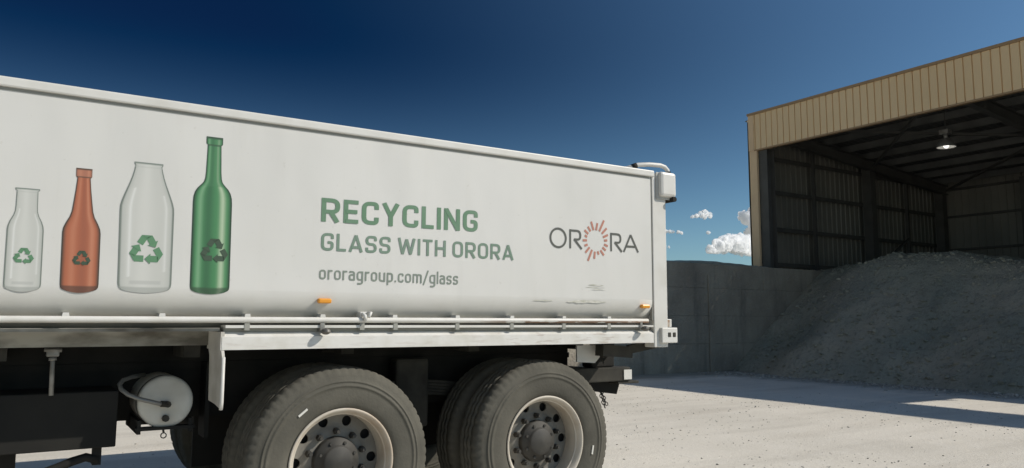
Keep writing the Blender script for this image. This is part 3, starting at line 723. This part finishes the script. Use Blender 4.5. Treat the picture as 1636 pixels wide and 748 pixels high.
rays = [((3.246, 1.916), (3.225, 1.974)), ((3.268, 1.917), (3.279, 1.967)), ((3.295, 1.912), (3.337, 1.99)), ((3.317, 1.897), (3.36, 1.937)), ((3.327, 1.873), (3.371, 1.892)), ((3.337, 1.851), (3.364, 1.854)), ((3.336, 1.824), (3.369, 1.814)), ((3.321, 1.803), (3.351, 1.784)), ((3.304, 1.783), (3.334, 1.749)), ((3.279, 1.775), (3.289, 1.752)), ((3.255, 1.771), (3.25, 1.722)), ((3.231, 1.782), (3.195, 1.706)), ((3.21, 1.798), (3.174, 1.76)), ((3.193, 1.816), (3.167, 1.806)), ((3.188, 1.844), (3.152, 1.842)), ((3.19, 1.867), (3.17, 1.877)), ((3.2, 1.888), (3.168, 1.912)), ((3.22, 1.907), (3.197, 1.938))]
bm = new()
for a, b in rays: ribbon(bm, [Vector(a), Vector(b)], .0155, lambda p: wv(p))
obj('logo_sunburst', bm, 'ray', truck)
# printed bottles
def interp(tab, z):
    for (a, b), (c, d) in zip(tab, tab[1:]):
        if a <= z <= c:
            t = (z-a)/(c-a) if c > a else 0
            return b+(d-b)*t
    return tab[-1][1]
def lerp(a, b, t): t = max(0, min(1, t)); return tuple(x+(y-x)*t for x, y in zip(a, b))
def ink_clear(u, v, tab):
    c = (.485, .49, .455)
    c = lerp(c, (.56, .562, .525), .8*math.exp(-((u+.1)/.35)**2))
    c = lerp(c, (.37, .385, .355), max(0, (abs(u)-.72)/.2)*.6)
    c = lerp(c, (.66, .665, .64), .75*math.exp(-((u+.62)/.06)**2)*(.1 < v < .8)+.55*math.exp(-((u-.70)/.05)**2)*(.15 < v < .75))
    if abs(u) > .90: c = lerp(c, (.16, .185, .16), (abs(u)-.90)/.05)
    if v < .035: c = lerp(c, (.27, .285, .26), .6)
    elif .05 < v < .075 and abs(u) < .62: c = lerp(c, (.36, .37, .35), .5)
    if v > .985: c = (.20, .23, .20)
    elif .955 < v < .97: c = lerp(c, (.40, .42, .39), .5)
    return c
def ink_brown(u, v, tab):
    c = (.37, .115, .055)
    c = lerp(c, (.48, .20, .115), math.exp(-((u+.45)/.18)**2)*.6+math.exp(-((u-.55)/.14)**2)*.9)
    c = lerp(c, (.25, .085, .05), math.exp(-((u-.1)/.25)**2)*.55)
    if abs(u) > .74: c = lerp(c, (.05, .04, .028), ((abs(u)-.74)/.22)**1.3)
    if v < .04: c = lerp(c, (.07, .04, .028), .75)
    if v > .93: c = lerp(c, (.42, .22, .15), .4)
    if v > .985 or .925 < v < .935: c = (.10, .06, .04)
    return c
def ink_green(u, v, tab):
    c = (.06, .215, .085)
    c = lerp(c, (.42, .52, .36), math.exp(-((u-.52)/.14)**2)*(.9 if v < .68 else .5))
    c = lerp(c, (.24, .42, .25), math.exp(-((u+.62)/.12)**2)*.6)
    c = lerp(c, (.03, .105, .045), math.exp(-((u+.20)/.26)**2)*.8)
    if v > .68: c = lerp(c, (.07, .20, .09), .35)
    if abs(u) > .76: c = lerp(c, (.018, .042, .022), ((abs(u)-.76)/.2)**1.3)
    if v < .03: c = lerp(c, (.03, .06, .03), .75)
    if .94 < v < .95 or v > .99: c = (.035, .075, .04)
    return c
def bottle(xc, tilt, tab, ink, label, ms, mz, mh, mm, mx=0):
    z0, z1 = tab[0][0], tab[-1][0]; nz, nu = 110, 28; bm = new(); g = []; cols = []
    for i in range(nz+1):
        v = i/nz; z = z0+(z1-z0)*v; hw = interp(tab, z); row = []
        for j in range(nu+1):
            u = math.sin((j/nu*2-1)*PI/2); dz = -.010*(1-u*u)*max(0, 1-v/.05)
            row.append(bm.verts.new((xc+tilt*(v-.5)+u*hw, D-.0015, z+dz))); cols.append((*ink(u, v, tab), 1))
        g.append(row)
    for i in range(nz):
        for j in range(nu): bm.faces.new((g[i][j], g[i][j+1], g[i+1][j+1], g[i+1][j]))
    o = obj('bottle_picture', bm, 'print', truck, fix=False); o['label'] = label
    a = o.data.color_attributes.new('ink', 'FLOAT_COLOR', 'POINT')
    for i, c in enumerate(cols): a.data[i].color = c
    # recycling mark: three folded arrows chasing round a triangle
    bm = new(); V = [Vector((math.cos(R(90-120*k_)), math.sin(R(90-120*k_))))*.98 for k_ in range(3)]; wd = .36
    for k_ in range(3):
        v0, v1, v2 = V[k_], V[(k_+1) % 3], V[(k_+2) % 3]
        P0 = v0.lerp(v2, .42); A = v0.lerp(v2, .14); B = v0.lerp(v1, .14); Q = v0.lerp(v1, .37); T = v0.lerp(v1, .55)
        fn = lambda p, l=0: (xc+mx+p.x*ms, D-.0026-.0004*l, mz+p.y*mh)
        ribbon(bm, [P0, A], wd, lambda p: fn(p))
        d = (v1-v0).normalized(); nrm = Vector((-d.y, d.x))
        ribbon(bm, [B, Q], wd, lambda p: fn(p, 1))
        # cap joining the two bars over the clipped corner
        e = (v2-v0).normalized(); en = Vector((-e.y, e.x))
        oA = A-en*wd/2 if (A-en*wd/2).length > (A+en*wd/2).length else A+en*wd/2
        iA = A*2-oA
        oB = B+nrm*wd/2 if (B+nrm*wd/2).length > (B-nrm*wd/2).length else B-nrm*wd/2
        iB = B*2-oB
        vs = [bm.verts.new(fn(p, 2)) for p in (oA, oB, iB, iA)]; bm.faces.new(vs)
        vs = [bm.verts.new(fn(p, 3)) for p in (Q+nrm*wd*.85, T, Q-nrm*wd*.85)]; bm.faces.new(vs)
    for f in bm.faces:
        f.normal_update()
        if f.normal.y > 0: f.normal_flip()
    obj('recycling_mark', bm, mm, o, fix=False)
bottle(-.002, -.006, [(1.434, .052), (1.438, .063), (1.446, .069), (1.46, .071), (1.70, .070), (1.718, .068), (1.74, .061), (1.765, .049), (1.785, .0435), (1.81, .042), (1.878, .041), (1.879, .047), (1.889, .047)], ink_clear, 'short clear bottle picture', .045, 1.582, .043, 'mark')
bottle(.217, -.011, [(1.434, .056), (1.438, .068), (1.448, .076), (1.465, .078), (1.70, .078), (1.722, .075), (1.745, .066), (1.775, .051), (1.80, .044), (1.83, .040), (1.90, .032), (1.958, .027), (1.964, .033), (2.004, .033)], ink_brown, 'amber brown bottle picture', .042, 1.582, .042, 'markdark', .007)
bottle(.490, -.012, [(1.440, .090), (1.445, .105), (1.455, .114), (1.475, .1175), (1.82, .120), (1.845, .119), (1.87, .113), (1.90, .103), (1.96, .081), (1.99, .0715), (2.02, .064), (2.048, .059), (2.051, .064), (2.062, .064)], ink_clear, 'wide clear milk bottle picture', .084, 1.635, .084, 'mark', .004)
bottle(.787, -.010, [(1.440, .070), (1.445, .084), (1.455, .092), (1.47, .094), (1.89, .094), (1.92, .092), (1.945, .085), (1.965, .073), (1.983, .056), (1.997, .045), (2.015, .040), (2.05, .037), (2.190, .033), (2.192, .040), (2.230, .040)], ink_green, 'tall green wine bottle picture', .075, 1.646, .073, 'markdark', .018)

# wheels ----------------------------------------------------------------------
TR = .525
def tyre_mesh(c, s):
    """outer side wall at c.y, running s (+1 inward to +Y)"""
    bm = new(); W = .275
    pr = [(.292, .035), (.305, .018), (.33, .008), (.36, .002), (.40, .0), (.415, .0), (.418, -.004), (.426, -.004), (.429, .0), (.440, .002), (.442, -.001), (.448, -.001), (.450, .003), (.455, .006), (.475, .012), (.488, .014), (.498, .022), (.512, .028), (.519, .040), (.523, .060),
          (.525, .085), (.513, .088), (.513, .098), (.525, .101), (.525, .132), (.513, .135), (.513, .142), (.525, .145), (.525, .174), (.513, .177), (.513, .187), (.525, .190),
          (.523, W-.060), (.519, W-.040), (.512, W-.028), (.498, W-.022), (.47, W-.01), (.40, W), (.33, W-.008), (.292, W-.035)]
    def mod(i, k_, r):
        if 15 <= i <= 19 and (k_ % 4) == 0: return r-.006
        if 31 < i <= 35 and (k_ % 4) == 2: return r-.004
        if 19 < i <= 31 and abs(r-.525) < .001 and k_ % 6 in (0, 1): return r-.006
        if 7 <= i <= 8 and 20 < (k_ % 66) < 40 and k_ % 3: return r+.004
        return r
    lathe(bm, [(r, a*s) for r, a in pr], c, 264, mod=mod); return bm
def wheel(cx, cy, s, mark=None, deep=True):
    c = (cx, cy, TR-.003); bm = new()
    dp = .155 if deep else .02
    lathe(bm, [(.262, .05*s), (.288, .030*s), (.297, .024*s), (.300, .016*s), (.296, .010*s), (.287, .012*s), (.278, .024*s), (.268, .045*s), (.262, .09*s), (.258, dp*s)], c, 64)
    wh = obj('wheel', bm, 'rim', truck)
    obj('tyre', tyre_mesh(c, s), 'rubber', wh)
    # disc with ten real hand holes
    bm = new(); nh = 10; y_ = lambda r: cy+s*(dp-.002+(0 if r > .2 else -.02*(.2-r)/.06))
    for k_ in range(nh):
        t0 = 2*PI*k_/nh; hw = PI/nh; hole = []; bord = []; N = 16
        for j in range(N):
            a = 2*PI*j/N
            r = .222+.0295*math.sin(a); t = t0+.028*math.cos(a)/.222; hole.append((r, t))
            ca, sa = math.cos(a), math.sin(a); k2 = 1/max(abs(ca), abs(sa)); bord.append((.222+.036*sa*k2, t0+hw*ca*k2))
        P = lambda r, t, d=0: (cx+r*math.cos(t), y_(r)+d*s, c[2]+r*math.sin(t))
        hv = [bm.verts.new(P(*q)) for q in hole]; bv = [bm.verts.new(P(*q)) for q in bord]; dv = [bm.verts.new(P(*q, .012)) for q in hole]
        for j in range(N):
            q = (j+1) % N
            bm.faces.new((hv[j], hv[q], bv[q], bv[j])); bm.faces.new((hv[j], dv[j], dv[q], hv[q]))
    lathe(bm, [(.186, dp*s-s*.0067), (.165, (dp-.018)*s), (.12, (dp-.018)*s)], c, 60)
    obj('wheel_disc', bm, 'disc', wh)
    bm = new(); lathe(bm, [(.30, .19*s), (.001, .19*s)], c, 40); obj('brake_drum', bm, 'hole', wh)
    bm = new(); f0 = dp-.07 if deep else -.07
    lathe(bm, [(.134, (dp-.016)*s), (.132, (f0+.03)*s), (.126, (f0+.014)*s), (.092, (f0+.007)*s), (.087, (f0-.010)*s), (.078, (f0-.018)*s), (.001, (f0-.022)*s)], c, 48)
    for k_ in range(8):
        t = 2*PI*(k_+.5)/8; p = (cx+.106*math.cos(t), cy+s*f0, c[2]+.106*math.sin(t)); tube(bm, [(p[0], p[1]+.02*s, p[2]), (p[0], p[1]+.001*s, p[2])], .009, 6)
    obj('hub', bm, 'hub', wh)
    for k_ in range(10):
        t = 2*PI*(k_+.5)/10; p = (cx+.162*math.cos(t), c[2]+.162*math.sin(t)); bm = new()
        tube(bm, [(p[0], cy+s*(dp-.015), p[1]), (p[0], cy+s*(dp-.052), p[1])], [.019, .0165], 6, smooth=False); tube(bm, [(p[0], cy+s*(dp-.05), p[1]), (p[0], cy+s*(dp-.068), p[1])], .010, 8)
        obj('lug_nut', bm, 'hub', wh)
    if mark:
        for ang in mark:
            bm = new(); e = Vector((math.cos(R(ang)), 0, math.sin(R(ang)))); t = Vector((-e.z, 0, e.x)); o_ = Vector((cx, cy-.002*s, c[2]))+e*.372
            bar(bm, o_-t*.029, o_+t*.029, .011, .006, up=(0, 1, 0)); obj('paint_mark', bm, 'chalk', wh)
    return wh
X1, X2 = 1.539, 2.904
YW = D+.06
wheel(X1, YW, 1, mark=(129,)); wheel(X2, YW, 1, mark=(-11,))
def inner(x, y):
    bm = tyre_mesh((x, y, TR-.003), 1); o = obj('inner_tyre', bm, 'rubber', truck)
    bm = new(); lathe(bm, [(.295, .03), (.27, .06), (.27, .22), (.295, .25)], (x, y, TR-.003), 40); lathe(bm, [(.27, .14), (.001, .14)], (x, y, TR-.003), 40); obj('inner_rim', bm, 'grime', o)
for x in (X1, X2): inner(x, YW+.315)
for x in (X1, X2): inner(x, FAR-.06-.315-.275)
for x in (X1, X2): wheel(x, FAR-.06, -1)
# chassis ---------------------------------------------------------------------
for y in (D+.80, FAR-.88):
    bm = new(); box(bm, -4.2, 3.62, y, y+.08, .74, 1.02); box(bm, -4.2, 3.62, y-.02, y+.10, 1.021, 1.06); obj('chassis_rail', bm, 'black', truck)
    bm = new(); box(bm, -4.1, 3.6, y-.03, y+.11, 1.062, 1.243); obj('subframe', bm, 'black', truck)
for i in range(9):
    x = -3.6+i*.88
    bm = new(); box(bm, x-.04, x+.04, D+.42, FAR-.42, 1.10, 1.242); obj('floor_bearer', bm, 'grime', truck)
for x in (X1, X2):
    bm = new(); tube(bm, [(x, D+.3, TR), (x, D+.9, TR), (x, D+1.0, TR), (x, D+1.1, TR), (x, D+1.4, TR), (x, D+1.5, TR), (x, FAR-.9, TR), (x, FAR-.3, TR)], [.08, .08, .10, .2, .2, .1, .08, .08], 20); obj('axle', bm, 'grime', truck)
for y in (D+.70, FAR-.78):
    bm = new(); pts = [(X1-.12+i*(X2-X1+.24)/16, .70+.12*math.sin(PI*i/16)) for i in range(17)]
    for k_ in range(5):
        for (a, b) in zip(pts[k_:16-k_], pts[k_+1:17-k_]): bar(bm, (a[0], y, a[1]+.02*k_), (b[0], y, b[1]+.02*k_), .08, .017)
    obj('leaf_spring', bm, 'grime', truck)
    bm = new(); box(bm, (X1+X2)/2-.12, (X1+X2)/2+.12, y-.06, y+.06, .6, 1.05, .02); obj('spring_hanger', bm, 'grime', truck)
# added black sheets inside the wheels, blocking sight of the sunlit ground beyond
bm = new(); box(bm, .918, .942, D+.62, D+.78, .64, 1.06); obj('view_block', bm, 'plastic', truck)
bm = new(); box(bm, .95, 3.4, D+1.1, D+1.13, .40, 1.06); obj('centre_view_block', bm, 'plastic', truck)
# bent guard plate in front of the rear wheels
bm = new()
sec = [(4.02, 1.150), (4.001, 1.12), (4.000, .91), (4.008, .868), (4.12, .880), (4.272, .886), (4.30, 1.12), (4.33, 1.15)]
a = [bm.verts.new((.858, y, z)) for y, z in sec]; b = [bm.verts.new((.872, y, z)) for y, z in sec]
bm.faces.new(a[::-1]); bm.faces.new(b)
for k_ in range(8): bm.faces.new((a[k_], a[(k_+1) % 8], b[(k_+1) % 8], b[k_]))
box(bm, .856, .874, D+.002, D+.325, 1.1505, 1.2425); 
obj('guard_plate', bm, mat('guard_white', (.60, .585, .54), .55, col2=(.42, .40, .35), vscale=6), truck)
bm = new(); tube(bm, [(.865, 3.998, 1.118), (.865, 3.996, .90), (.865, 4.004, .862)], .0095, 8); obj('guard_edge', bm, 'paint', truck)
# air tank
TY = D+.45; tx, tz, tr = .687, .866, .138
bm = new(); lathe(bm, [(.001, -.006), (.06, -.005), (.11, -.001), (.128, .004), (.135, .011), (tr, .02), (tr, .46), (.12, .48), (.001, .49)], (tx, TY, tz), 48); at = obj('air_tank', bm, 'tank', truck)
bm = new(); lathe(bm, [(tr+.003, .03), (tr+.003, .055)], (tx, TY, tz), 48); obj('tank_band', bm, 'black', at)
bm = new(); box(bm, .545, .835, TY-.01, TY+.05, .722, .738); box(bm, .545, .835, TY+.35, TY+.42, .712, .742)
for x in (.553, .805): box(bm, x, x+.018, TY-.005, TY+.42, .705, .775)
obj('tank_bracket', bm, 'black', at)
bm = new(); hpts = [(.683, TY-.035, .858), (.645, TY-.05, .864), (.60, TY-.055, .878), (.55, TY-.05, .893), (.50, TY-.03, .915), (.468, TY, .942), (.462, TY+.03, .965), (.482, TY+.06, .985), (.53, TY+.1, .998), (.60, TY+.2, 1.0)]
tube(bm, hpts, .0115, 10); obj('air_hose', bm, 'hose', at)
bm = new(); tube(bm, [(.690, TY-.02, .857), (.690, TY-.05, .857)], .017, 8); tube(bm, [(.690, TY-.035, .857), (.655, TY-.046, .862)], .016, 8); obj('hose_fitting', bm, 'grime', at)
bm = new(); tube(bm, [(.686, TY-.004, .782), (.686, TY-.03, .782)], .018, 8); obj('drain_plug', bm, 'grime', at)
bm = new(); tube(bm, [(.68, TY+.0, .722), (.683, TY, .706)], .006, 6); lathe(bm, [(.016, -.004), (.016, .004), (.011, .004), (.011, -.004)], (.683, TY, .692), 16, close=True); obj('drain_ring', bm, 'grime', at)
# black tool box / fuel tank and what hangs around it
bm = new(); box(bm, -1.2, .458, TY, TY+.62, .652, .936, .006); tb = obj('tool_box', bm, 'plastic', truck)
bm = new(); box(bm, .36, .40, TY+.05, TY+.12, .56, .652); tube(bm, [(.385, TY+.06, .585), (.33, TY+.055, .603), (.27, TY+.05, .588), (.21, TY+.05, .565), (.15, TY+.05, .545), (.02, TY+.05, .53)], .022, 10); obj('exhaust_pipe', bm, 'black', tb)
bm = new(); box(bm, -1.0, .03, TY+.3, TY+.5, .45, .65); obj('box_hanger', bm, 'black', tb)
# far-side boxes under the body that close the view
bm = new(); box(bm, -1.4, .50, FAR-.55, FAR-.12, .63, 1.05, .02); obj('far_tool_box', bm, 'plastic', truck)
bm = new(); tube(bm, [(.150, D+.4, 1.155), (.155, D+.4, .93)], .011, 10); tube(bm, [(.150, D+.4, 1.115), (.151, D+.4, 1.10)], .018, 10); rd = obj('prop_rod', bm, 'grey', truck)
bm = new(); box(bm, .122, .178, D+.385, D+.42, 1.119, 1.160, .006); tube(bm, [(.112, D+.39, 1.152), (.188, D+.39, 1.150)], .009, 8); obj('rod_clamp', bm, 'grey', rd)
# rear underside: plate, bumper bar, flap, chains
bm = new(); pl = [(3.33, 1.131), (3.535, 1.131), (3.535, 1.045), (3.49, 1.004), (3.33, 1.015)]
a = [bm.verts.new((x, D+.30, z)) for x, z in pl]; b = [bm.verts.new((x, D+.315, z)) for x, z in pl]
bm.faces.new(a); bm.faces.new(b[::-1])
for k_ in range(5): bm.faces.new((a[k_], a[(k_+1) % 5], b[(k_+1) % 5], b[k_]))
obj('lamp_bracket', bm, 'paint', truck)
bm = new(); box(bm, 3.42, 3.965, D+.46, D+.62, .85, .955, .008); box(bm, 3.56, 3.70, D+.5, FAR-.5, .86, .95, .01); bb_ = obj('bumper_bar', bm, 'grime', truck)
bm = new(); box(bm, 3.895, 3.972, D+.452, D+.458, .862, .935); obj('bumper_end', bm, 'paint', bb_)
bm = new(); box(bm, 3.85, 4.06, D+.47, D+.58, .828, .848, .004); obj('bumper_step', bm, 'grime', bb_)
bm = new(); box(bm, 3.62, 3.84, D+.5, D+.62, .957, 1.09, .01); box(bm, 3.60, 3.80, D+.45, D+.5, 1.06, 1.13); obj('hitch_mount', bm, 'black', truck)
bm = new(); extrude_profile(bm, [(3.66, .86), (3.985, .848), (3.945, .738), (3.74, .766)], D+.60, D+1.1, axis='Y'); obj('mud_flap', bm, 'plastic', truck)
bm = new(); bar(bm, (3.70, D+.18, 1.10), (3.93, D+.12, 1.145), .05, .06); bar(bm, (3.45, D+.2, 1.10), (3.72, D+.2, 1.08), .09, .08); obj('hinge_arm', bm, 'grime', truck)
def chain(p, q, n=7, r=.017):
    bm = new(); p, q = Vector(p), Vector(q); L_ = (q-p).length/n
    for i in range(n):
        c = p.lerp(q, (i+.5)/n); ang = (PI/4 if i % 2 else -PI/4); d = Vector((math.cos(ang), math.sin(ang), 0)); z = (q-p).normalized()
        tube(bm, [c+d*r*math.cos(2*PI*k_/12)*.85+z*(L_*.66)*math.sin(2*PI*k_/12) for k_ in range(13)], .0036, 6, cap=False)
    return bm
obj('chain', chain((3.79, D+.62, .79), (3.835, D+.61, .64), 6), 'grime', truck)
obj('chain', chain((3.82, D+.64, .77), (3.85, D+.61, .66), 5), 'grime', truck)
obj('chain', chain((3.565, D+.29, 1.14), (3.56, D+.29, 1.0), 6), 'grime', truck)
